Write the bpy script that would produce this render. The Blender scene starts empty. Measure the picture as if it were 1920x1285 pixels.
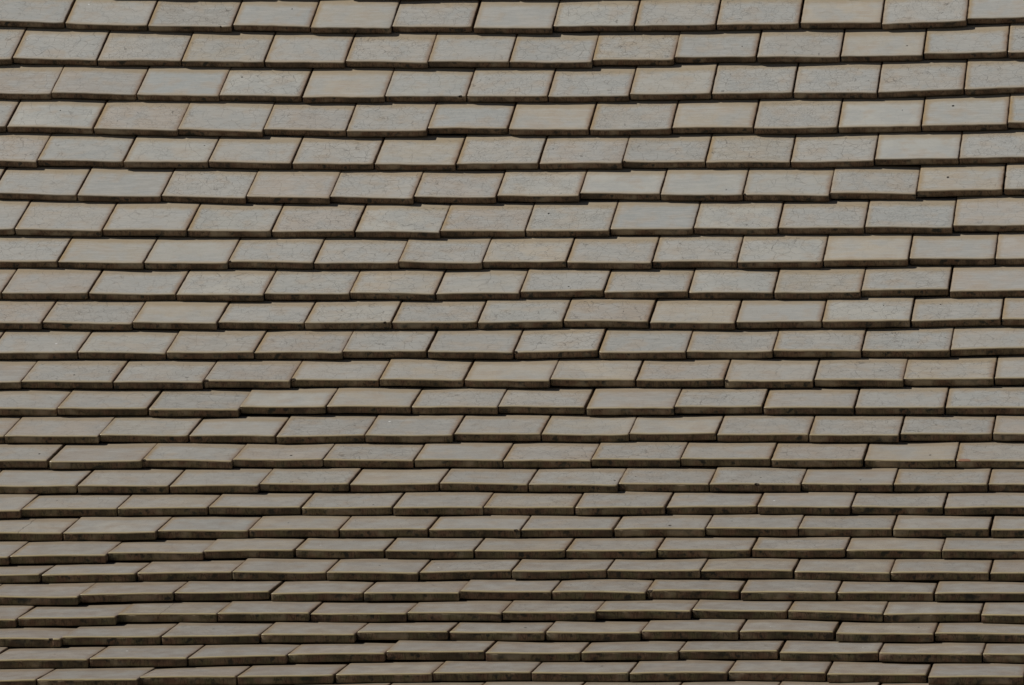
import bpy, math, random
from mathutils import Vector, Matrix, noise
C = bpy.context.scene
COL = C.collection

# ------------------------------------------------------------------ view geometry
# camera space: x right, y up, z forward, metres.  f and pixels refer to the 1920 x 1285 photograph
F, CX, CY, DMID = 11000.0, 960.0, 642.5, 11.34
def vrow(y):                      # how fast the roof recedes up the picture (profile of the concave slope)
    t = [(-1400, .85e-4), (-400, 1.25e-4), (60, 1.51e-4), (650, 2.18e-4), (911, 3.05e-4), (1235, 3.9e-4), (1700, 4.9e-4)]
    if y <= t[0][0]: return t[0][1]
    for (a, va), (b, vb) in zip(t, t[1:]):
        if y <= b: return va + (vb - va) * (y - a) / (b - a)
    return t[-1][1]
R = Vector((1, .004, -.162)).normalized()          # direction of the courses
def qdir(x, y): return Vector(((x - CX) / F, (CY - y) / F, 1.0))
Y0, Y1, ST = -1400, 1700, 4
N = (Y1 - Y0) // ST + 1
lnD = [0.0] * N
for i in range(1, N):
    lnD[i] = lnD[i-1] - .75 * vrow(Y0 + ST * (i - .5)) * ST
i0 = int((CY - Y0) / ST)
off = lnD[i0]
PROF = [qdir(CX, Y0 + ST * i) * (DMID * math.exp(lnD[i] - off)) for i in range(N)]
def prof(yc):
    k = min(max((yc - Y0) / ST, 0), N - 1.001); i = int(k); w = k - i
    return PROF[i].lerp(PROF[i+1], w)
def hit(x, y, lift=0.0):
    """point of the roof surface seen at pixel (x, y), its profile parameter; lift raises it off the surface"""
    q = qdir(x, y); c = q.cross(R)
    lo, hi = float(Y0), float(Y1)
    flo = c.dot(prof(lo))
    for _ in range(34):
        m = (lo + hi) / 2; fm = c.dot(prof(m))
        if (fm > 0) == (flo > 0): lo = m
        else: hi = m
    p = prof(lo)
    # p + s R = l q
    A = q.dot(q); B = q.dot(R)
    l = (p.dot(q) - p.dot(R) * B) / (A - B * B)
    n = normal(lo)
    P = q * l
    if lift: P = q * (l + lift / q.dot(n))
    return P, lo
def upslope(yc):
    d = prof(yc - 8) - prof(yc + 8)
    return (d - R * d.dot(R)).normalized()
def normal(yc):
    n = R.cross(upslope(yc))
    return n if n.z < 0 else -n
uM = upslope(CY); nM = normal(CY)
s0 = math.radians(50)
ZW = uM * math.sin(s0) + nM * math.cos(s0)
YW = uM * math.cos(s0) - nM * math.sin(s0)
ORG = PROF[i0]
HROOF = 6.0
def W(p):                                          # camera space -> world, roof centre at (0, 0, 6)
    q = p - ORG
    return Vector((q.dot(R), q.dot(YW), q.dot(ZW) + HROOF))
def WV(v): return Vector((v.dot(R), v.dot(YW), v.dot(ZW)))

cam_d = bpy.data.cameras.new("camera"); cam = bpy.data.objects.new("camera", cam_d); COL.objects.link(cam)
rx, ry, rz = WV(Vector((1, 0, 0))), WV(Vector((0, 1, 0))), WV(Vector((0, 0, -1)))
o = W(Vector((0, 0, 0)))
cam.matrix_world = Matrix(((rx.x, ry.x, rz.x, o.x), (rx.y, ry.y, rz.y, o.y), (rx.z, ry.z, rz.z, o.z), (0, 0, 0, 1)))
cam_d.sensor_width = 36; cam_d.lens = F / 1920 * 36; cam_d.clip_start = .1; cam_d.clip_end = 3000
C.camera = cam

# ------------------------------------------------------------------ light
EXPOSURE = -0.83
uT, nT = upslope(80), normal(80)
SUN = (-R * 17 + uT * 10 + nT * 15).normalized()   # towards the sun, read from the cast shadows in the top courses
SW = WV(SUN)
el = math.asin(SW.z); az = math.atan2(SW.x, SW.y)
w = bpy.data.worlds.new("World"); C.world = w; w.use_nodes = True
nt = w.node_tree; bg = nt.nodes['Background']
sky = nt.nodes.new('ShaderNodeTexSky'); sky.sky_type = 'NISHITA'; sky.sun_disc = False
sky.air_density = .35; sky.dust_density = .05; sky.ozone_density = 1.0
sky.sun_elevation = el; sky.sun_rotation = az
nt.links.new(sky.outputs[0], bg.inputs[0]); bg.inputs[1].default_value = .05
ld = bpy.data.lights.new("sun", 'SUN'); ld.energy = 5.0; ld.angle = math.radians(.5); ld.color = (1, .965, .89)
lo_ = bpy.data.objects.new("sun", ld); COL.objects.link(lo_)
lo_.rotation_euler = SW.to_track_quat('Z', 'Y').to_euler(); lo_.location = SW * 30
C.view_settings.view_transform = 'Standard'; C.view_settings.look = 'None'
C.view_settings.gamma = 1; C.view_settings.use_curve_mapping = False; C.view_settings.exposure = EXPOSURE

# ------------------------------------------------------------------ materials
class NT:
    def __init__(s, name):
        s.m = bpy.data.materials.new(name); s.m.use_nodes = True; s.t = s.m.node_tree
        s.b = s.t.nodes['Principled BSDF']
    def n(s, typ, **k):
        x = s.t.nodes.new(typ)
        for a, v in k.items(): setattr(x, a, v)
        return x
    def put(s, sock, v):
        if isinstance(v, bpy.types.NodeSocket): s.t.links.new(v, sock)
        elif isinstance(v, (tuple, list)) and len(v) == 3 and sock.type == 'RGBA': sock.default_value = (*v, 1)
        else: sock.default_value = v
    def math(s, op, a, b=0.0, c=0.0, clamp=False):
        x = s.n('ShaderNodeMath', operation=op, use_clamp=clamp)
        s.put(x.inputs[0], a); s.put(x.inputs[1], b); s.put(x.inputs[2], c); return x.outputs[0]
    def vmath(s, op, a, b=(0, 0, 0), scale=None):
        x = s.n('ShaderNodeVectorMath', operation=op)
        s.put(x.inputs[0], a); s.put(x.inputs[1], b)
        if scale is not None: s.put(x.inputs['Scale'], scale)
        return x.outputs['Value'] if op in ('LENGTH', 'DISTANCE', 'DOT_PRODUCT') else x.outputs[0]
    def mix(s, f, a, b, mode='MIX'):
        x = s.n('ShaderNodeMix', data_type='RGBA', blend_type=mode)
        s.put(x.inputs[0], f); s.put(x.inputs[6], a); s.put(x.inputs[7], b); return x.outputs[2]
    def smooth(s, v, a, b, lo=0.0, hi=1.0):
        x = s.n('ShaderNodeMapRange', interpolation_type='SMOOTHSTEP')
        s.put(x.inputs[0], v); x.inputs[1].default_value = a; x.inputs[2].default_value = b
        x.inputs[3].default_value = lo; x.inputs[4].default_value = hi; return x.outputs[0]
    def noise(s, vec, scale, detail=2.0, rough=.5, out='Fac'):
        x = s.n('ShaderNodeTexNoise'); s.put(x.inputs['Vector'], vec)
        s.put(x.inputs['Scale'], scale); x.inputs['Detail'].default_value = detail; x.inputs['Roughness'].default_value = rough
        return x.outputs[out]
    def vor(s, vec, scale, feature='DISTANCE_TO_EDGE', rnd=1.0):
        x = s.n('ShaderNodeTexVoronoi', feature=feature); s.put(x.inputs['Vector'], vec)
        s.put(x.inputs['Scale'], scale); x.inputs['Randomness'].default_value = rnd; return x.outputs['Distance']
    def attr(s, name):
        return s.n('ShaderNodeAttribute', attribute_name=name)
    def sep(s, v):
        x = s.n('ShaderNodeSeparateXYZ'); s.put(x.inputs[0], v); return x.outputs
    def comb(s, a, b, c=0.0):
        x = s.n('ShaderNodeCombineXYZ')
        for i, v in enumerate((a, b, c)): s.put(x.inputs[i], v)
        return x.outputs[0]
    def uv(s, name):
        return s.n('ShaderNodeUVMap', uv_map=name).outputs[0]

def glaze_material():
    g = NT('crackled cream glaze')
    A = g.sep(g.uv('near')); B = g.sep(g.uv('far'))            # centimetres from left/tail, from right/overlap line
    tint = g.attr('tint').outputs['Color']
    fx = g.sep(g.attr('fx').outputs['Vector'])                 # craze strength, craze scale, seed
    spk = g.sep(g.attr('spk').outputs['Vector'])               # fleck position and size (negative: white)
    sp2 = g.sep(g.attr('sp2').outputs['Vector'])               # crack position, chip x, chip radius
    p = g.comb(g.math('ADD', A[0], g.math('MULTIPLY', fx[2], 37.0)), g.math('ADD', A[1], g.math('MULTIPLY', fx[2], 91.0)), fx[2])
    blot = g.noise(p, .16, 2.5, .55)
    blot2 = g.noise(g.vmath('ADD', p, (50, 9, 3)), .22, 2.0, .5)
    streak = g.noise(g.vmath('MULTIPLY', p, (.22, 2.2, 1)), 1.1, 3.0, .6)
    grain = g.noise(p, 4.5, 3.0, .65)
    base = g.mix(1.0, (.58, .562, .517), tint, 'MULTIPLY')
    base = g.mix(g.smooth(blot, .40, .64, 0, .60), base, (.515, .53, .52))       # bluish grey where the glaze is thick
    base = g.mix(g.smooth(blot2, .49, .70, 0, .50), base, (.57, .475, .375))       # tan cast of the clay through thin glaze
    base = g.mix(g.smooth(streak, .42, .66, 0, .48), base, (.69, .675, .64))
    base = g.mix(g.smooth(grain, .30, .75, .0, .16), base, (.40, .36, .31))
    # iron stain creeping in from the edges
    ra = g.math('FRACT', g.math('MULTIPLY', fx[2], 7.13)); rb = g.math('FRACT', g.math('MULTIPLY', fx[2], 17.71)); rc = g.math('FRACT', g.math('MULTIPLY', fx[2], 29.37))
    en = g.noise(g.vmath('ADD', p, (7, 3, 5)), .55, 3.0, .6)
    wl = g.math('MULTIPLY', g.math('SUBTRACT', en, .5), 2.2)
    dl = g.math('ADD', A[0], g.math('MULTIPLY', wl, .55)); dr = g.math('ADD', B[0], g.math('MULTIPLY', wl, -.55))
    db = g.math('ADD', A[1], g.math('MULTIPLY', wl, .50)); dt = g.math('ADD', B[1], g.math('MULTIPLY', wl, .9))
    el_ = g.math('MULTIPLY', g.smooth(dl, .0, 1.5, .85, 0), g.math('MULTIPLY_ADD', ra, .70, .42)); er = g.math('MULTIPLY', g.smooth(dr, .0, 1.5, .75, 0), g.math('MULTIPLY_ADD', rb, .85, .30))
    eb = g.math('MULTIPLY', g.smooth(db, .0, 1.3, .75, 0), g.math('MULTIPLY_ADD', rc, .8, .30)); et = g.smooth(dt, 1.1, 3.4, .78, 0)
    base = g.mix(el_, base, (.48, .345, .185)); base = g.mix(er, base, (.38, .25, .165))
    base = g.mix(eb, base, (.56, .455, .33)); base = g.mix(et, base, (.49, .385, .25))
    lowness = g.attr('lowness').outputs['Fac']
    lowb = g.math('MULTIPLY', g.smooth(g.math('ADD', A[1], g.math('MULTIPLY', wl, .35)), .15, .8, .92, 0), lowness)
    low_tone = g.math('MULTIPLY', g.math('MULTIPLY', lowness, lowness), g.smooth(g.noise(g.vmath('ADD', p, (5, 66, 2)), .3, 3.0, .6), .3, .7, .26, .58))  # blotchy tone, browner and darker towards the lower courses
    base = g.mix(low_tone, base, (.285, .222, .180))
    base = g.mix(lowb, base, (.56, .47, .26))
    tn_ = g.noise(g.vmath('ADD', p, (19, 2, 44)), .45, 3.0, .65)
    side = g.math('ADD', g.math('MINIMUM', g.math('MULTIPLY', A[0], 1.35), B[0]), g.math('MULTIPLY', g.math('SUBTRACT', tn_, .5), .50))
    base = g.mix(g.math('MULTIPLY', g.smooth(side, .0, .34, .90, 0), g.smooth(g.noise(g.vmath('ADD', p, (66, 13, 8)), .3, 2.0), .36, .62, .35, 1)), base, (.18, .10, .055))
    base = g.mix(g.smooth(g.math('ADD', A[1], g.math('MULTIPLY', g.math('SUBTRACT', tn_, .5), .3)), .0, .16, .5, 0), base, (.33, .24, .13))
    # crazing
    wob = g.vmath('SCALE', g.vmath('SUBTRACT', g.noise(p, .5, 2.0, .5, 'Color'), (.5, .5, .5)), scale=1.05)
    pw = g.vmath('ADD', p, wob)
    c1 = g.smooth(g.vor(pw, g.math('MULTIPLY', fx[1], .46)), .003, .023, 1, 0)
    c2 = g.smooth(g.vor(g.vmath('ADD', pw, (31, 17, 2)), g.math('MULTIPLY', fx[1], 1.2)), .006, .048, 1, 0)
    keep = g.smooth(g.noise(g.vmath('ADD', p, (3, 80, 1)), .35, 1.0), .34, .46, .25, 1)
    keep2 = g.smooth(g.noise(g.vmath('ADD', p, (30, 8, 1)), .30, 1.0), .42, .54, 0, 1)
    cr = g.math('MAXIMUM', g.math('MULTIPLY', c1, keep), g.math('MULTIPLY', g.math('MULTIPLY', c2, keep2), .70))
    inner = g.smooth(g.math('MINIMUM', g.math('MINIMUM', A[0], B[0]), g.math('MINIMUM', A[1], g.math('SUBTRACT', B[1], .3))), .15, .9, .1, 1)
    crf = g.math('MULTIPLY', g.math('MULTIPLY', cr, inner), fx[0])
    base = g.mix(g.math('MULTIPLY', crf, .72), base, (.16, .145, .13))
    # pin holes and lichen flecks
    pit = g.smooth(g.vor(g.vmath('MULTIPLY', g.vmath('ADD', p, (2, 7, 1)), (1, .8, 1)), 2.1, 'F1'), .05, .12, 1, 0)
    base = g.mix(g.math('MULTIPLY', pit, g.smooth(g.noise(p, .5, 1), .52, .62, 0, .75)), base, (.20, .165, .13))
    pin = g.vor(g.vmath('ADD', p, (11, 5, 0)), .62, 'F1')
    pinf = g.smooth(pin, .028, .050, 1, 0)
    base = g.mix(g.math('MULTIPLY', pinf, g.smooth(g.noise(p, .21, 0), .50, .56)), base, (.075, .065, .055))
    e = g.math('ADD', g.vmath('LENGTH', g.comb(g.math('SUBTRACT', A[0], spk[0]), g.math('MULTIPLY', g.math('SUBTRACT', A[1], spk[1]), .75))),
               g.math('MULTIPLY', g.math('SUBTRACT', g.noise(p, 2.6, 2), .5), .34))
    f1 = g.math('LESS_THAN', e, g.math('ABSOLUTE', spk[2]))
    scol = g.mix(g.math('GREATER_THAN', spk[2], 0.0), (.86, .86, .84), (.035, .03, .026))
    base = g.mix(f1, base, scol)
    # one through crack
    ck = g.math('ABSOLUTE', g.math('ADD', g.math('SUBTRACT', A[0], sp2[0]), g.math('MULTIPLY', g.math('SUBTRACT', en, .5), .9)))
    base = g.mix(g.math('MULTIPLY', g.math('LESS_THAN', ck, .055), .8), base, (.08, .055, .04))
    # glaze lost at a chip
    chd = g.math('ADD', g.vmath('LENGTH', g.comb(g.math('SUBTRACT', A[0], sp2[1]), g.math('MULTIPLY', A[1], 1.1))),
                 g.math('MULTIPLY', g.math('SUBTRACT', grain, .5), .5))
    chf = g.math('LESS_THAN', chd, sp2[2])
    base = g.mix(chf, base, (.055, .042, .03))
    base = g.mix(g.math('MULTIPLY', g.math('LESS_THAN', chd, g.math('MULTIPLY', sp2[2], -1.0)), .65), base, (.42, .15, .09))
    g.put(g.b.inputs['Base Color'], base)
    rough = g.smooth(grain, .2, .8, .24, .42)
    g.put(g.b.inputs['Roughness'], g.math('ADD', rough, g.math('MULTIPLY', chf, .4)))
    g.put(g.b.inputs['Specular IOR Level'], g.math('MULTIPLY', g.math('SUBTRACT', 1.0, chf), .42))
    bump = g.n('ShaderNodeBump'); bump.inputs['Strength'].default_value = .55; bump.inputs['Distance'].default_value = .0006
    h = g.math('ADD', g.math('ADD', g.math('MULTIPLY', g.noise(p, 1.0, 2.0), .9), g.math('MULTIPLY', grain, .22)), g.math('MULTIPLY', crf, -.25))
    g.put(bump.inputs['Height'], h); g.put(g.b.inputs['Normal'], bump.outputs[0])
    return g.m

def clay_material():
    g = NT('weathered clay edge')
    A = g.sep(g.uv('near'))
    fx = g.sep(g.attr('fx').outputs['Vector'])
    tint = g.sep(g.attr('tint').outputs['Color'])
    spb = g.attr('lowness').outputs['Fac']
    p = g.comb(g.math('ADD', A[0], g.math('MULTIPLY', fx[2], 53.0)), g.math('ADD', A[1], g.math('MULTIPLY', fx[2], 19.0)), fx[2])
    n1 = g.noise(p, .7, 4.0, .65); n2 = g.noise(g.vmath('ADD', p, (9, 4, 2)), .35, 2.0); n3 = g.noise(p, 6.0, 3.0, .7)
    base = g.mix(g.smooth(n1, .3, .7), (.20, .128, .082), (.36, .25, .165))
    base = g.mix(g.smooth(n2, .45, .70, 0, .7), base, (.21, .12, .075))
    base = g.mix(g.math('MULTIPLY', g.smooth(n2, .62, .35, 0, 1), g.math('MULTIPLY', spb, .85)), base, (.185, .175, .09))  # mossy olive tint, stronger on the lower courses
    base = g.mix(g.smooth(n3, .35, .75, 0, .5), base, (.09, .065, .045))
    vc = g.vor(g.comb(g.math('ADD', g.math('MULTIPLY', p_x(g, p), 1.7), 0.0), g.math('MULTIPLY', A[1], .25), fx[2]), 1.0)
    base = g.mix(g.math('MULTIPLY', g.smooth(vc, .0, .07, 1, 0), .65), base, (.05, .035, .025))
    dk = g.noise(g.vmath('ADD', p, (80, 41, 12)), .55, 3.0, .6)
    base = g.mix(g.smooth(dk, .55, .66, 0, .88), base, (.04, .042, .036))
    dk2 = g.noise(g.vmath('ADD', p, (3, 31, 72)), .16, 3.0, .6)
    base = g.mix(g.smooth(dk2, .48, .66, 0, .70), base, (.075, .058, .04))
    base = g.mix(g.smooth(dk2, .48, .32, 0, .60), base, (.44, .36, .25))
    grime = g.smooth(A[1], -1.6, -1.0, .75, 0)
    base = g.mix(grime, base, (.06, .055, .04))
    g.put(g.b.inputs['Base Color'], base)
    g.b.inputs['Roughness'].default_value = .9; g.b.inputs['Specular IOR Level'].default_value = .25
    bump = g.n('ShaderNodeBump'); bump.inputs['Strength'].default_value = .8; bump.inputs['Distance'].default_value = .001
    g.put(bump.inputs['Height'], g.math('ADD', n1, g.math('MULTIPLY', n3, .5))); g.put(g.b.inputs['Normal'], bump.outputs[0])
    return g.m
def p_x(g, p): return g.sep(p)[0]

def plain(name, col, col2, scale, rough=.95):
    g = NT(name)
    tc = g.n('ShaderNodeTexCoord').outputs['Object']
    nn = g.noise(tc, scale, 5, .6)
    g.put(g.b.inputs['Base Color'], g.mix(g.smooth(nn, .3, .7), col, col2)); g.b.inputs['Roughness'].default_value = rough
    return g.m
M_GLAZE = glaze_material(); M_CLAY = clay_material()
M_DECK = plain('dark roof boarding', (.030, .024, .019), (.055, .044, .034), 9)
M_GROUND = plain('pale bounce paving', (.15, .14, .115), (.22, .205, .17), .8)

# ------------------------------------------------------------------ setting
def mesh_obj(name, verts, faces, mat, parent=None):
    me = bpy.data.meshes.new(name); me.from_pydata([tuple(v) for v in verts], [], faces)
    for m in (mat if isinstance(mat, (list, tuple)) else [mat]): me.materials.append(m)
    ob = bpy.data.objects.new(name, me); COL.objects.link(ob)
    if parent: ob.parent = parent
    return ob
G = 900.0
gr = mesh_obj('ground', [(-G, -G, 0), (G, -G, 0), (G, G, 0), (-G, G, 0)], [(0, 1, 2, 3)], M_GROUND); gr['kind'] = 'structure'  # unseen ground, added to bounce light onto the tile fronts

# roof slab following the slope under the tiles
vs, fs = [], []
ys = list(range(-1180, 1441, 20))
XH = 1.62
for y in ys:
    c = prof(y); c = c - R * (c - ORG).dot(R); n = normal(y)
    for dep in (.034, .10):
        for sx in (-XH, XH):
            vs.append(W(c + R * sx - n * dep))
for i in range(len(ys) - 1):
    a = i * 4; b = a + 4
    fs += [(a, a+1, b+1, b), (a+2, b+2, b+3, a+3), (a, b, b+2, a+2), (a+1, a+3, b+3, b+1)]
k = len(ys) * 4 - 4
fs += [(0, 2, 3, 1), (k, k+1, k+3, k+2)]
roof = mesh_obj('roof', vs, fs, M_DECK)
roof['label'] = 'dark boarded roof slope that shows only as black lines in the joints under the tiles'
roof['category'] = 'roof'

# ------------------------------------------------------------------ the tile courses, read course by course
ZONE = {}
for i, z in enumerate('ABC'): ZONE[z] = (640 * i, 0, 2.989)
for i, z in enumerate('DEF'): ZONE[z] = (640 * i, 430, 2.989)
for i, z in enumerate('GHI'): ZONE[z] = (640 * i, 855, 2.989)
for i, z in enumerate('JKL'): ZONE[z] = (640 * i, 370, 3.0)
for i, z in enumerate('PQR'): ZONE[z] = (640 * i, 800, 3.0)
def px(z, x, y=0):
    a, b, s = ZONE[z]; return a + x / s, b + y / s
# each course: height of the edge at the left border; joints "x / end height of the tile on the left / start height of the tile on the right"; height at the right border
ROWS = [
 "A115 A360/128/132 A827/143/143 A1300/150/138 A1738/150/153 B280/157/148 B735/151/154 B1182/158/146 B1643/143/143 C188/138/137 C655/133/130 C1113/124/133 C1592/117/105 C95",
 "A332 A68/332/325 A543/337/335 A1015/340/340 A1478/347/347 B22/350/343 B485/349/343 B940/346/346 B1405/350/333 B1865/335/318 C415/318/318 C885/317/314 C1350/309/300 C1820/290/292 C290",
 "A522 A285/525/517 A765/530/530 A1227/537/531 A1690/538/543 B242/543/536 B700/540/538 B1157/538/540 B1612/537/528 C160/522/525 C620/517/519 C1090/518/515 C1577/500/500 C488",
 "A708 A35/708/707 A520/717/718 A995/730/723 A1473/737/722 B25/733/732 B480/733/715 B935/720/723 B1390/725/727 B1853/722/713 C395/713/720 C870/713/710 C1337/707/705 C1820/692/688 C685",
 "A900 A208/905/895 A692/905/905 A1165/908/905 A1633/914/915 B182/918/918 B640/923/917 B1105/913/913 B1575/912/905 C127/907/908 C603/907/908 C1075/900/890 C1547/887/885 C878",
 "A1080 A428/1093/1093 A903/1103/1095 A1378/1110/1098 A1848/1110/1102 B402/1110/1100 B868/1107/1095 B1333/1097/1080 B1787/1085/1090 C338/1091/1088 C823/1095/1078 C1310/1085/1070 C1797/1060/1060 C1058",
 "J178 J78/180/178 J572/188/180 J1048/185/185 J1525/190/190 K73/190/190 K555/195/188 K1032/188/187 K1510/187/177 L60/178/172 L535/175/170 L1025/170/165 L1520/168/158 L155",
 "D180 D322/180/180 D805/190/188 D1278/188/178 D1755/185/187 E320/188/180 E790/190/180 E1262/180/185 E1740/187/178 F305/178/182 F785/180/172 F1265/170/162 F1750/163/163 F163",
 "D355 D8/355/355 D492/358/360 D985/363/363 D1480/367/358 E45/362/353 E525/360/358 E1000/355/346 E1470/343/350 F30/348/352 F510/353/353 F1000/352/340 F1492/333/345 F340",
 "D522 D235/525/520 D740/530/520 D1218/525/520 D1703/525/525 E280/518/522 E762/520/520 E1243/515/510 E1725/515/522 F297/523/517 F780/515/515 F1278/510/512 F1783/500/500 F500",
 "D690 D432/690/688 D930/693/688 D1422/690/690 E5/688/682 E480/683/683 E963/690/690 E1440/677/688 F18/688/685 F505/685/678 F1000/680/680 F1500/677/670 F663",
 "D857 D118/857/850 D630/855/855 D1138/855/848 D1625/850/840 E210/845/838 E685/845/845 E1167/848/840 E1650/843/845 F230/844/848 F733/850/842 F1237/843/838 F1748/836/832 F832",
 "D1005 D318/1005/1003 D828/1003/1008 D1340/1012/993 D1828/995/990 E388/993/995 E878/995/990 E1368/995/1002 E1865/1000/995 F450/990/997 F962/997/997 F1472/997/997 F997",
 "D1157 D22/1157/1157 D552/1160/1153 D1058/1155/1155 D1542/1155/1160 E130/1155/1153 E628/1155/1145 E1117/1147/1150 E1612/1150/1143 F190/1144/1148 F707/1150/1152 F1217/1152/1145 F1738/1145/1143 F1145",
 "P190 P270/190/198 P797/193/183 P1307/195/185 P1815/185/185 Q408/190/185 Q908/188/190 Q1405/190/183 Q1908/183/178 R495/180/185 R1017/185/187 R1535/190/190 R190",
 "G168 G430/168/165 G948/168/165 G1450/165/155 H45/157/160 H548/155/152 H1045/157/157 H1548/163/152 I148/160/155 I662/158/155 I1180/158/158 I1710/157/157 I157",
 "G308 G118/305/298 G655/293/290 G1165/290/286 G1685/285/290 H285/288/288 H795/287/286 H1307/288/288 H1815/285/285 I415/280/283 I940/285/283 I1462/285/286 I285",
 "G431 G352/430/430 G875/428/418 G1393/418/410 G1898/412/410 H487/410/410 H1003/412/410 H1525/410/407 I127/407/403 I648/405/405 I1175/407/407 I1722/410/412 I410",
 "G569 G50/568/562 G597/553/543 G1138/540/530 G1650/527/525 H242/530/530 H742/530/530 H1257/530/530 H1770/528/526 I385/525/522 I915/525/525 I1450/530/528 I530",
 "G667 G228/665/665 G760/660/655 G1300/650/650 G1828/652/652 H432/653/652 H953/640/645 H1487/640/640 I98/641/640 I620/640/647 I1163/655/650 I1717/653/655 I655",
 "G788 G440/790/775 G970/768/765 G1510/762/768 H122/768/768 H662/765/755 H1177/762/760 H1710/762/748 I320/757/760 I865/765/762 I1410/768/765 I768",
 "G918 G92/915/911 G655/900/885 G1215/884/880 G1735/880/882 H367/885/875 H900/880/875 H1428/877/865 I50/867/862 I588/870/868 I1122/880/884 I1668/882/886 I893",
 "G1022 G340/1025/1015 G900/1010/1010 G1455/1005/998 H80/1000/985 H600/983/985 H1142/990/985 H1680/992/980 I313/980/980 I852/982/992 I1410/998/990 I998",
 "G1145 G495/1138/1135 G1052/1130/1128 G1608/1118/1110 H245/1105/1095 H803/1095/1103 H1343/1103/1098 H1890/1096/1092 I538/1090/1100 I1098/1102/1105 I1678/1110/1107 I1110",
 "G1262 G203/1255/1255 G772/1250/1240 G1325/1232/1235 G1873/1228/1225 H510/1218/1212 H1063/1213/1215 H1612/1215/1213 I250/1212/1210 I805/1213/1220 I1370/1225/1235 I1235",
]
LOOK = [s.split() for s in [
 "n1 n1 n3 n0 t0 n2 n0 w2 n2 n2 t0 n3 n0",
 "n2 n2 n3 t2 n1 n3 n1 n2 t3 n1 n2 t0 n1 n3",
 "p1 p1 b0 w2 t0 w1 n2 n2 w1 n3 n3 n2 n2",
 "n1 w1 p3 n1 p2 n2 b1 t0 n3 t0 n3 w0 w0 b1",
 "p2 b1 w1 n1 n2 t1 n3 p2 n2 t3 n2 w0 n3",
 "n1 n0 n2 p1 n2 p3 w3 w0 w0 w1 n2 t1 n3",
 "n1 n2 n1 w2 p3 w2 p3 w3 b0 w3 n2 b3 p1",
 "n2 t0 w0 n2 n2 n2 t2 n2 n3 w2 t0 n0 p0",
 "p1 p1 n1 w2 w2 t2 w1 n2 n2 w2 t2 n2 p0",
 "p2 n2 t0 n2 w2 n3 w2 p2 t1 n0 w2 n2 p1",
 "n1 w1 n1 p2 n2 n1 n2 b1 n3 n2 b3 n1",
 "p0 n2 n2 p2 n1 t1 t0 t1 p2 n1 n2 t2 n1",
 "n1 n1 n2 w0 t0 n2 n2 p0 n2 p1 b1 b2",
 "p0 p1 w1 n0 n2 n1 n1 t1 t0 n2 n3 n2 p1",
 "n1 p0 n1 p1 n2 n0 p2 n2 n1 p2 t0 n3",
 "n0 n1 b1 w2 t0 n1 n2 n3 n3 p0 n2 p1",
 "n0 n1 t1 n1 n1 n1 t2 n2 n1 n0 n2 n1",
 "t0 w0 b0 t0 n1 n0 n1 n1 n1 n2 n1 n0",
 "n0 n0 p1 t0 w0 b1 t1 n1 n1 n2 t0 n1",
 "p0 n0 p1 n0 n0 n2 n1 n1 t1 t1 n1 p0",
 "p0 p0 n0 n0 p1 n0 n2 n1 n1 n1 n0",
 "p0 n0 t1 n0 p0 n0 n2 n1 n0 t0 w0 n0",
 "p0 n0 n1 t0 n0 n1 t0 n0 n0 t1 n0",
 "p0 n0 b0 p0 n0 p0 n0 n1 n0 t0 n0",
 "p0 n0 p0 p0 t0 n0 n0 n0 n0 t0 n0"]]
FLECKS = """A485,12,-3 A1347,420,3.6 A182,595,2.4 A328,610,2.2 A722,832,3 A1138,805,2.8 A140,208,-1.8 B773,313,1.6 C335,252,2.6 C1260,247,2.8
C1815,232,1.8 B1178,824,3 C1510,580,4.6 C1230,608,2.2 C1483,985,4.6 C245,1060,2 K1157,83,4 K130,77,2 D305,637,-3.4 D410,812,3.6 E1272,318,3
F1440,410,2.8 F1125,418,2.2 E1580,457,2.4 E47,475,2.2 E255,1068,-4 P215,150,4 P1632,157,4.4 R1390,157,4 Q1645,275,2.6 Q1535,300,3.2
P1640,309,2.6 R435,285,3.4 R998,296,3 R507,412,-3.4 H1838,388,5 H202,608,3.2 G1604,370,2.6 H1027,953,4.4 I1320,950,3 G1180,960,3 H1452,1163,3.2
H530,618,-2.6 G300,243,2.6 G1783,495,-2.6 H178,272,2.4 E848,290,2 A1630,38,2.6 D1190,115,1.8 D820,160,2.2 C1805,980,1.6 G690,1082,-3 I1005,1065,-2.6 I485,950,-2.4 G293,1103,2.4""".split()
CHIPS = """D1142,845,8 D1638,843,9 F240,845,7 E284,518,4 P803,186,5 H965,410,5 R425,325,6 H1740,752,9 G325,1020,5 B688,540,5 C347,1090,4 E1425,680,5 E972,693,6 A1300,150,3 J1290,365,4 B1570,908,3""".split()
CRACKS = "G107,425 G915,860 D2,0".split()[:2]

def vl(y): return vrow(y)
def lean(x, y): return (2300 - x) * vl(y)

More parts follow.
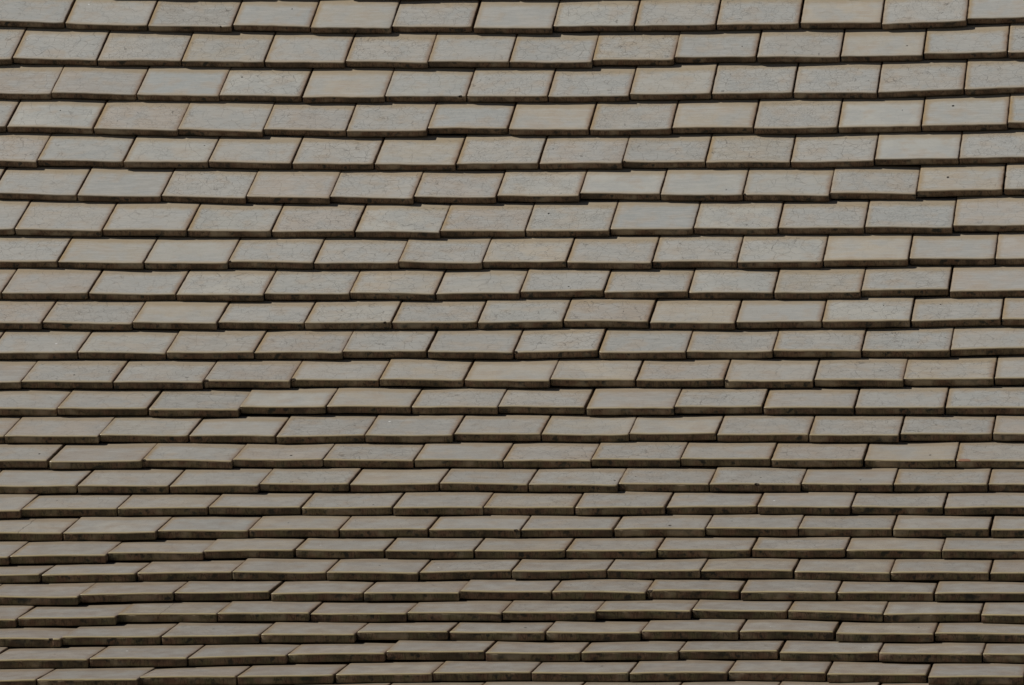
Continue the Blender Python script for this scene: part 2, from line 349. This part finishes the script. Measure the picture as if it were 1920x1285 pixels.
rnd = random.Random(11)
TONE = {'n': (.97, .97, .975), 'b': (.92, .965, 1.01), 'w': (1.07, 1.08, 1.075), 't': (1.04, .98, .90), 'p': (.99, .925, .89)}
tiles = []                       # dicts: row, pixel corners, look
for r, s in enumerate(ROWS):
    tk = s.split(); a = tk[0]
    z = a[0]; yl = px(z, 0, float(a[1:]))[1]
    z2 = tk[-1][0]; yr = px(z2, 0, float(tk[-1][1:]))[1]
    J = []
    for t in tk[1:-1]:
        q = t[1:].split('/'); x, y1 = px(t[0], float(q[0]), float(q[1])); y2 = px(t[0], 0, float(q[2]))[1]
        J.append((x, y1, y2))
    wm = (J[-1][0] - J[0][0]) / (len(J) - 1)
    x0 = J[0][0] - wm * rnd.uniform(.98, 1.02); x1 = J[-1][0] + wm * rnd.uniform(.98, 1.02)
    k0 = (J[0][0] - x0) / max(J[0][0], 40); k1 = (x1 - J[-1][0]) / max(1920 - J[-1][0], 40)
    ya = J[0][1] + (yl - J[0][1]) * min(k0, 2.5); yb = J[-1][2] + (yr - J[-1][2]) * min(k1, 2.5)
    pts = [(x0, ya, ya)] + J + [(x1, yb, yb)]
    for k in range(len(pts) - 1):
        tiles.append(dict(row=r, idx=k, xl=pts[k][0], yl=pts[k][2], xr=pts[k+1][0], yr=pts[k+1][1], look=LOOK[r][k], main=True))
    # neighbours outside the frame
    for sgn, (bx, by, _) in ((-1, pts[0]), (1, pts[-1])):
        yy = by
        for q in range(4):
            nx = bx + sgn * wm * rnd.uniform(.985, 1.015); ny = yy + rnd.uniform(-1.5, 1.5) + (.6 if sgn < 0 else -.3)
            L, Rr = ((nx, ny), (bx - 0, yy)) if sgn < 0 else ((bx, yy), (nx, ny))
            tiles.append(dict(row=r, idx=-1, xl=L[0], yl=L[1], xr=Rr[0], yr=Rr[1], look=rnd.choice('nnptw') + rnd.choice('0112'), main=False))
            bx, yy = nx, ny
def rowfun(r):
    tt = sorted([t for t in tiles if t['row'] == r], key=lambda t: t['xl'])
    def f(x):
        for t in tt:
            if x <= t['xr'] or t is tt[-1]:
                k = min(max((x - t['xl']) / (t['xr'] - t['xl']), 0), 1)
                return t['yl'] + (t['yr'] - t['yl']) * k
    return f
def smoothrow(r):
    f = rowfun(r)
    xs = [-500 + 60 * i for i in range(50)]
    v = [f(x) for x in xs]
    for _ in range(12): v = [v[0]] + [(v[i-1] + v[i] * 2 + v[i+1]) / 4 for i in range(1, len(v) - 1)] + [v[-1]]
    def g(x):
        k = min(max((x + 500) / 60, 0), len(v) - 1.01); i = int(k); return v[i] + (v[i+1] - v[i]) * (k - i)
    return g
top, bot = smoothrow(0), smoothrow(len(ROWS) - 1)
def extra(r, yf, x_off, wpx, jit, xs=None):
    x = -640 + x_off
    nodes = [x] if xs is None else None
    if xs is None:
        while nodes[-1] < 2520: nodes.append(nodes[-1] + wpx * rnd.uniform(.985, 1.015))
    else:
        nodes = xs
    pv = yf(nodes[0])
    for a, b in zip(nodes, nodes[1:]):
        j = rnd.uniform(-jit, jit)
        tiles.append(dict(row=r, idx=-1, xl=a, yl=yf(a) + j, xr=b, yr=yf(b) + j + rnd.uniform(-jit, jit) * .5,
                          look=rnd.choice('nnptw') + rnd.choice('0112'), main=False))
# the course cut by the bottom border, and courses beyond the frame
js26 = [341, 523, 708, 888, 1078, 1263, 1451, 1641, 1829]
js26 = [js26[0] - 184 * i for i in range(5, 0, -1)] + js26 + [js26[-1] + 188 * i for i in range(1, 5)]
extra(25, lambda x: bot(x) + 36.5, 0, 184, .8, js26)
yo = 36.5
for q in range(3):
    yo += 36 - q; extra(26 + q, (lambda x, d=yo: bot(x) + d), 60 + 85 * (q % 2), 187, 1.2)
js0 = [(A + B) / 2 for A, B in zip([px('A', v)[0] for v in (-110, 360, 827, 1300, 1738)], [px('A', v)[0] for v in (360, 827, 1300, 1738, 2193)])]
js0 = [js0[0] - 154 * i for i in range(4, 0, -1)] + js0 + [js0[-1] + 152.5 * i for i in range(1, 13)]
extra(-1, lambda x: top(x) - 61.5, 0, 153, 1.6, js0)
yo = 61.5
wq = 152
for q in range(14):
    yo += 64.5 + q * .4; wq -= .8
    extra(-2 - q, (lambda x, d=yo: top(x) - d), 40 + 76 * (q % 2), wq, 1.6)

# flecks, chips and cracks go to the tile they sit on
def find(x, y):
    best = None
    for t in tiles:
        if not t['main']: continue
        k = (x - t['xl'] - lean(x, y) * 0) ; 
        ye = t['yl'] + (t['yr'] - t['yl']) * min(max((x - t['xl']) / (t['xr'] - t['xl']), 0), 1)
        up = ye - y
        if -4 <= up < 62:
            xb = x - lean(x, y) * max(up, 0)
            if t['xl'] - 2 <= xb <= t['xr'] + 2 and (best is None or up < best[1]): best = (t, up, xb)
    return best
for s in FLECKS:
    q = s[1:].split(','); x, y = px(s[0], float(q[0]), float(q[1])); b = find(x, y)
    if b: b[0]['fleck'] = (x, y, float(q[2]) / 20)
for s in CHIPS:
    q = s[1:].split(','); x, y = px(s[0], float(q[0]), float(q[1])); b = find(x, y)
    if b: b[0]['chip'] = (x, float(q[2]) / 10)
for s in CRACKS:
    q = s[1:].split(','); x, y = px(s[0], float(q[0]), float(q[1])); b = find(x, y)
    if b: b[0]['crack'] = (x, y)

# ------------------------------------------------------------------ one tile
TH, GAP, MM = .0148, .0018, .001
def build_tile(t, rr):
    """returns origin, glaze (verts, faces, uv...), clay (...), in world axes relative to the origin"""
    lift = rr.uniform(0, .0026)
    tw = rr.gauss(0, .0007)
    g1, g2 = rr.uniform(.5, 1.45) ** 2 * MM + .45 * MM, rr.uniform(.5, 1.45) ** 2 * MM + .45 * MM
    PL, ya = hit(t['xl'], t['yl'], lift + tw); PR, yb = hit(t['xr'], t['yr'], lift - tw)
    ym = (ya + yb) / 2; n = normal(ym); u = upslope(ym)
    xm, y_ = (t['xl'] + t['xr']) / 2, (t['yl'] + t['yr']) / 2
    pm = (PL + PR) / 2
    sp = 40.0
    q, _ = hit(xm + lean(xm, y_) * sp, y_ - sp, lift)
    d = (q - pm); d = (d - n * d.dot(n)).normalized()
    xa = (PR - PL); wid = xa.length; xa.normalize()
    PL = PL + xa * g1; wid -= g1 + g2
    gauge = t.get('gauge', .110)
    dd = (d * gauge - n * (TH + GAP)).normalized()
    nn = xa.cross(dd).normalized()
    if nn.dot(n) < 0: nn = -nn
    L = gauge + .024
    seed = rr.uniform(0, 100); c1r, c2r = rr.uniform(.2, 1.3), rr.uniform(.2, 1.3)
    us = [0, .6*MM, 2*MM, 5*MM] + [5*MM + (wid - 10*MM) * i / 10 for i in range(1, 10)] + [wid - 5*MM, wid - 2*MM, wid - .6*MM, wid]
    vs_ = [0, .6*MM, 2*MM, 5*MM] + [5*MM + (L - 5*MM) * i / 7 for i in range(1, 8)]
    def bev(dm):
        dm /= MM
        if dm >= 5: return 0
        for (a, ha), (b, hb) in (((0, -1.35), (.6, -.5)), ((.6, -.5), (2, -.08)), ((2, -.08), (5, 0))):
            if dm <= b: return (ha + (hb - ha) * (dm - a) / (b - a)) * MM
    a1, a2, a3 = rr.uniform(-.9, 1.1) * MM, rr.uniform(-.45, .45) * MM, rr.uniform(-1.2, 1.2) * MM
    def wav(uu, s): return noise.noise(Vector((uu * 45 + seed, s, seed * .3)))
    chip = t.get('chip_u'); cr = t.get('chip_r', 0)
    def outl(uu, vv):
        v2 = vv
        fade = max(0, 1 - vv / .03)
        v2 += wav(uu, 1.3) * 1.5 * MM * fade + noise.noise(Vector((uu * 260 + seed, 4, 2))) * .45 * MM * fade
        u2 = uu
        cf = max(0, 1 - abs(uu) / (9*MM)) * c1r if uu < wid / 2 else max(0, 1 - abs(wid - uu) / (9*MM)) * c2r
        v2 += cf * cf * 2.2 * MM * fade
        sl = noise.noise(Vector((vv * 40 + seed, 8, 1))) * .5 * MM
        u2 += sl * (1 - uu / wid) - sl * .7 * (uu / wid)
        return u2, v2
    def hgt(uu, vv):
        x = uu / wid; y = vv / gauge
        h = a1 * (4 * x * (1 - x) - .6) + a2 * math.sin(5.1 * x + seed) + a3 * (y - .5) * (x - .5) * 2
        h += noise.noise(Vector((uu * 22 + seed, vv * 22, 3))) * .35 * MM
        return h
    def P(uu, vv, h):
        if chip is not None:
            dist = math.hypot(uu - chip, vv)
            rg = cr * (1 + .35 * noise.noise(Vector((uu * 300, vv * 300, seed))))
            if dist < rg * 1.0:
                h -= (rg - dist) * .55; vv += (rg - dist) * .30
        return PL + xa * uu + dd * vv + nn * h
    gv, guv, guv2, gf = [], [], [], []
    if chip is not None:
        ex = [chip + cr * k for k in (-1.1, -.8, -.5, -.25, 0, .25, .5, .8, 1.1)]
        us = sorted(set([round(x, 6) for x in us + [e for e in ex if .0008 < e < wid - .0008]]))
        vs_ = sorted(set([round(x, 6) for x in vs_ + [cr * k for k in (.3, .5, .7, .9, 1.1)]]))
    nu, nv = len(us), len(vs_)
    for vv in vs_:
        for uu in us:
            u2, v2 = outl(uu, vv)
            h = hgt(uu, vv) + bev(min(uu, wid - uu, vv))
            gv.append(P(u2, v2, h)); guv.append((uu * 100, vv * 100)); guv2.append(((wid - uu) * 100, (gauge - vv) * 100))
    def gi(i, j): return j * nu + i
    for j in range(nv - 1):
        for i in range(nu - 1): gf.append((gi(i, j), gi(i+1, j), gi(i+1, j+1), gi(i, j+1)))
    # skirt (front and both sides), then its underside
    ring = [(0, j) for j in range(nv - 1, 0, -1)] + [(i, 0) for i in range(nu)] + [(nu - 1, j) for j in range(1, nv)]
    base = len(gv); lows = []
    for (i, j) in ring:
        uu, vv = us[i], vs_[j]; u2, v2 = outl(uu, vv)
        lows.append(len(gv))
        gv.append(P(u2, v2, hgt(uu, vv) - (2.5 + .45 * noise.noise(Vector((uu * 120 + seed, vv * 60, 9)))) * MM))
        guv.append((uu * 100, vv * 100 - .1)); guv2.append(((wid - uu) * 100, (gauge - vv) * 100))
    for a in range(len(ring) - 1):
        i, j = ring[a]; i2, j2 = ring[a+1]
        gf.append((gi(i, j), lows[a], lows[a+1], gi(i2, j2)))
    tail_ = [gi(i, nv - 1) for i in range(nu)]
    gf.append(tuple([lows[0]] + tail_ + [lows[-1]]))
    gf.append(tuple(reversed(lows)))
    # clay body: outline a hair inside the glaze, with a rough lower edge
    cv, cuv, cf = [], [], []
    ins = .25 * MM
    levels = [-1.9 * MM, -4.5 * MM, -9 * MM, -TH + .8 * MM, -TH]
    for li, lv in enumerate(levels):
        for (i, j) in ring:
            uu, vv = us[i], vs_[j]; u2, v2 = outl(uu, vv)
            ed = ins if li < 4 else 1.1 * MM
            u2 = min(max(u2, ed), wid - ed) if 0 < i < nu - 1 else (ed if i == 0 else wid - ed)
            rough = noise.noise(Vector((uu * 90 + seed, vv * 70, lv * 400))) * .45 * MM
            v3 = v2 + (ed if j == 0 else 0) + (rough if j == 0 else 0)
            low = noise.noise(Vector((uu * 38 + seed, vv * 30, 7))) * .8 * MM if li >= 3 else 0
            cv.append(P(u2, v3, hgt(uu, vv) + lv + low))
            cuv.append(((uu + vv * .7) * 100, lv * 100))
    m = len(ring)
    for li in range(4):
        for a in range(m - 1):
            cf.append((li * m + a, (li + 1) * m + a, (li + 1) * m + a + 1, li * m + a + 1))
        cf.append((li * m + m - 1, (li + 1) * m + m - 1, (li + 1) * m, li * m))
    cf.append(tuple(reversed(range(4 * m, 5 * m)))); cf.append(tuple(range(m)))
    org = PL + xa * (wid / 2) + dd * (L / 2) - nn * TH
    return org, (gv, gf, guv, guv2), (cv, cf, cuv, cuv), wid, dd, xa, PL

def local_u(t, x, y, wid):
    """fleck position on the tile in metres from its left edge and tail"""
    ye = t['yl'] + (t['yr'] - t['yl']) * (x - t['xl']) / (t['xr'] - t['xl']); up = max(ye - y, 0)
    xb = x - lean(x, y) * up
    return wid * (xb - t['xl']) / (t['xr'] - t['xl']), up

def make_mesh(name, verts, faces, uvs, uv2, mats, att, mat_index=None, smooth=True):
    me = bpy.data.meshes.new(name)
    me.from_pydata([tuple(v) for v in verts], [], faces)
    for m in mats: me.materials.append(m)
    for nme, arr in (('near', uvs), ('far', uv2)):
        ul = me.uv_layers.new(name=nme)
        vi = [0] * len(me.loops); me.loops.foreach_get('vertex_index', vi)
        flat = []
        for v in vi: flat += arr[v]
        ul.data.foreach_set('uv', flat)
    nf = len(me.polygons)
    for key in ('tint', 'fx', 'spk', 'sp2'):
        a = me.attributes.new(key, 'FLOAT_VECTOR', 'FACE')
        v = att[key]
        a.data.foreach_set('vector', list(v) * nf if not isinstance(v, list) else [c for x in v for c in x])
    a = me.attributes.new('lowness', 'FLOAT', 'FACE'); v = att['lowness']
    a.data.foreach_set('value', [v] * nf if not isinstance(v, list) else v)
    if mat_index: me.polygons.foreach_set('material_index', mat_index)
    me.polygons.foreach_set('use_smooth', [smooth] * nf)
    me.update(); return me

# visible area of every tile in the frame decides which 300 are things of their own
rows_top = {}
for t in tiles:
    sp = {True: 60, False: 50}[t['row'] < 8]
    y_ = (t['yl'] + t['yr']) / 2
    sp = 64 - 27 * min(max((y_ - 60) / 1200, 0), 1.1)
    x0, x1 = max(t['xl'] + 6, 0), min(t['xr'] + 6, 1920)
    ya, yb = max(y_ - sp * .82, 0), min(y_ + 10, 1285)
    t['area'] = max(x1 - x0, 0) * max(yb - ya, 0)
mains = sorted([t for t in tiles if t['main']], key=lambda t: -t['area'])[:300]
for t in mains: t['own'] = True

ORD = ['first', 'second', 'third', 'fourth', 'fifth', 'sixth', 'seventh', 'eighth', 'ninth', 'tenth', 'eleventh', 'twelfth', 'thirteenth',
       'fourteenth', 'fifteenth', 'sixteenth', 'seventeenth', 'eighteenth', 'nineteenth', 'twentieth', 'twenty-first', 'twenty-second',
       'twenty-third', 'twenty-fourth', 'twenty-fifth', 'twenty-sixth']
TN = {'n': 'grey', 'b': 'bluish grey', 'w': 'pale', 't': 'tan', 'p': 'pinkish grey'}
CN = {'0': 'smooth', '1': 'faintly crackled', '2': 'crackled', '3': 'densely crackled'}
GROUP = 'glazed clay roof tiles laid in courses'
def label(t, pos, last):
    extra_ = ''
    if 'chip' in t: extra_ = ' with chipped edge'
    elif t['row'] == 14 and t['xl'] > 1750: extra_ = ' with reddish stain'
    elif 'crack' in t: extra_ = ' cracked across'
    elif 'fleck' in t: extra_ = ' with dark fleck' if t['fleck'][2] > 0 else ' with white fleck'
    look = CN[t['look'][1]] + ' ' + TN[t['look'][0]] + ' tile' + extra_
    place = 'leftmost' if pos == 0 else 'rightmost' if last else ORD[pos] + ' from left'
    return f"{look}, {place} in {ORD[t['row']]} course from top"

def attrs(t, rr, wid, gauge):
    tn = TONE[t['look'][0]]; v = rr.uniform(.90, 1.07); wv = rr.uniform(-.02, .02)
    cs = {'0': .16, '1': .5, '2': .85, '3': 1.0}[t['look'][1]]
    cz = {'0': rr.uniform(.5, .8), '1': rr.uniform(.55, .9), '2': rr.uniform(.75, 1.1), '3': rr.uniform(1.1, 1.5)}[t['look'][1]]
    spk = (-50, -50, .0); sp2 = [-50.0, -50.0, 0.0]
    if 'fleck' in t:
        x, y, s = t['fleck']; uu, up = local_u(t, x, y, wid)
        D = 11.3; vv = up * D / F / max(.25, t['sinv'])
        spk = (uu * 100, vv * 100, s * 1.15)
    if 'crack' in t:
        uu, up = local_u(t, t['crack'][0], t['crack'][1], wid); sp2[0] = uu * 100
    if 'chip_u' in t: sp2[1] = t['chip_u'] * 100; sp2[2] = t['chip_r'] * 100
    if t['row'] == 14 and t['xl'] > 1750 and t['main']: sp2[1] = 1.5; sp2[2] = -1.15
    y_ = (t['yl'] + t['yr']) / 2
    return dict(tint=(tn[0] * v + wv, tn[1] * v, tn[2] * v - wv), fx=(cs, cz, rr.uniform(0, 9.9)), spk=spk, sp2=tuple(sp2),
                lowness=min(max((y_ - 250) / 900, 0.1), 1.0))

def curves_gauge():
    """distance between the tails of neighbouring courses, measured on the slope"""
    fn = {}
    for r in sorted(set(t['row'] for t in tiles)): fn[r] = rowfun(r)
    for t in tiles:
        xm = (t['xl'] + t['xr']) / 2; ym = (t['yl'] + t['yr']) / 2
        up = fn.get(t['row'] - 1)
        if up is None: t['gauge'] = .11; t['sinv'] = .5; continue
        y2 = up(xm)
        a, _ = hit(xm, ym); b, yc = hit(xm + lean(xm, ym) * (ym - y2), y2)
        t['gauge'] = min(max((b - a).length, .08), .15)
        q = qdir(xm, ym).normalized(); t['sinv'] = abs(q.dot(normal(yc))) - .10
curves_gauge()

stuff = dict(v=[], f=[], a=[], b=[], mi=[], tint=[], fx=[], spk=[], sp2=[], lowness=[])
count = {}
for t in tiles:
    rr = random.Random(int(t['row'] * 977 + t['xl'] * 13 + 5))
    if 'chip' in t:
        k = (t['chip'][0] - t['xl']) / (t['xr'] - t['xl'])
        k = 0.02 if k < .12 else .98 if k > .88 else k
        t['chip_u'] = k * .162; t['chip_r'] = t['chip'][1] * .0075
    org, gl, cl, wid, dd, xa, PL = build_tile(t, rr)
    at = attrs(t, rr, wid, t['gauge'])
    if t.get('own'):
        O = W(org)
        e = bpy.data.objects.new('glazed_tile', None); COL.objects.link(e); e.location = O; e.empty_display_size = .03
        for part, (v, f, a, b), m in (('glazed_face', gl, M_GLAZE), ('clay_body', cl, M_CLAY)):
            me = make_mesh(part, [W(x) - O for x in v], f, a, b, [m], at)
            ob = bpy.data.objects.new(part, me); COL.objects.link(ob); ob.parent = e
        e['category'] = 'tile'; e['group'] = GROUP
        t['obj'] = e
    else:
        for mi, (v, f, a, b) in enumerate((gl, cl)):
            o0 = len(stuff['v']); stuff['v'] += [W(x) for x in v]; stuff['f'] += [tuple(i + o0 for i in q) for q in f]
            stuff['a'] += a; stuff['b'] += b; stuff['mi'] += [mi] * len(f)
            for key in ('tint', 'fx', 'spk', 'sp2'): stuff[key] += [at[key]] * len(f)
            stuff['lowness'] += [at['lowness']] * len(f)
for r in range(len(ROWS)):
    own = sorted([t for t in tiles if t['row'] == r and t['main']], key=lambda t: t['xl'])
    for i, t in enumerate(own):
        if 'obj' in t: t['obj']['label'] = label(t, i, i == len(own) - 1)
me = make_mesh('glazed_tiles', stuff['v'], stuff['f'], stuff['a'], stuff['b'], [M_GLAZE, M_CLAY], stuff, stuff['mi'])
so = bpy.data.objects.new('glazed_tiles', me); COL.objects.link(so)
so['kind'] = 'stuff'; so['label'] = 'glazed tiles cut off by the picture border, narrow slivers and the bottom strip of tiles'
so['category'] = 'tiles'
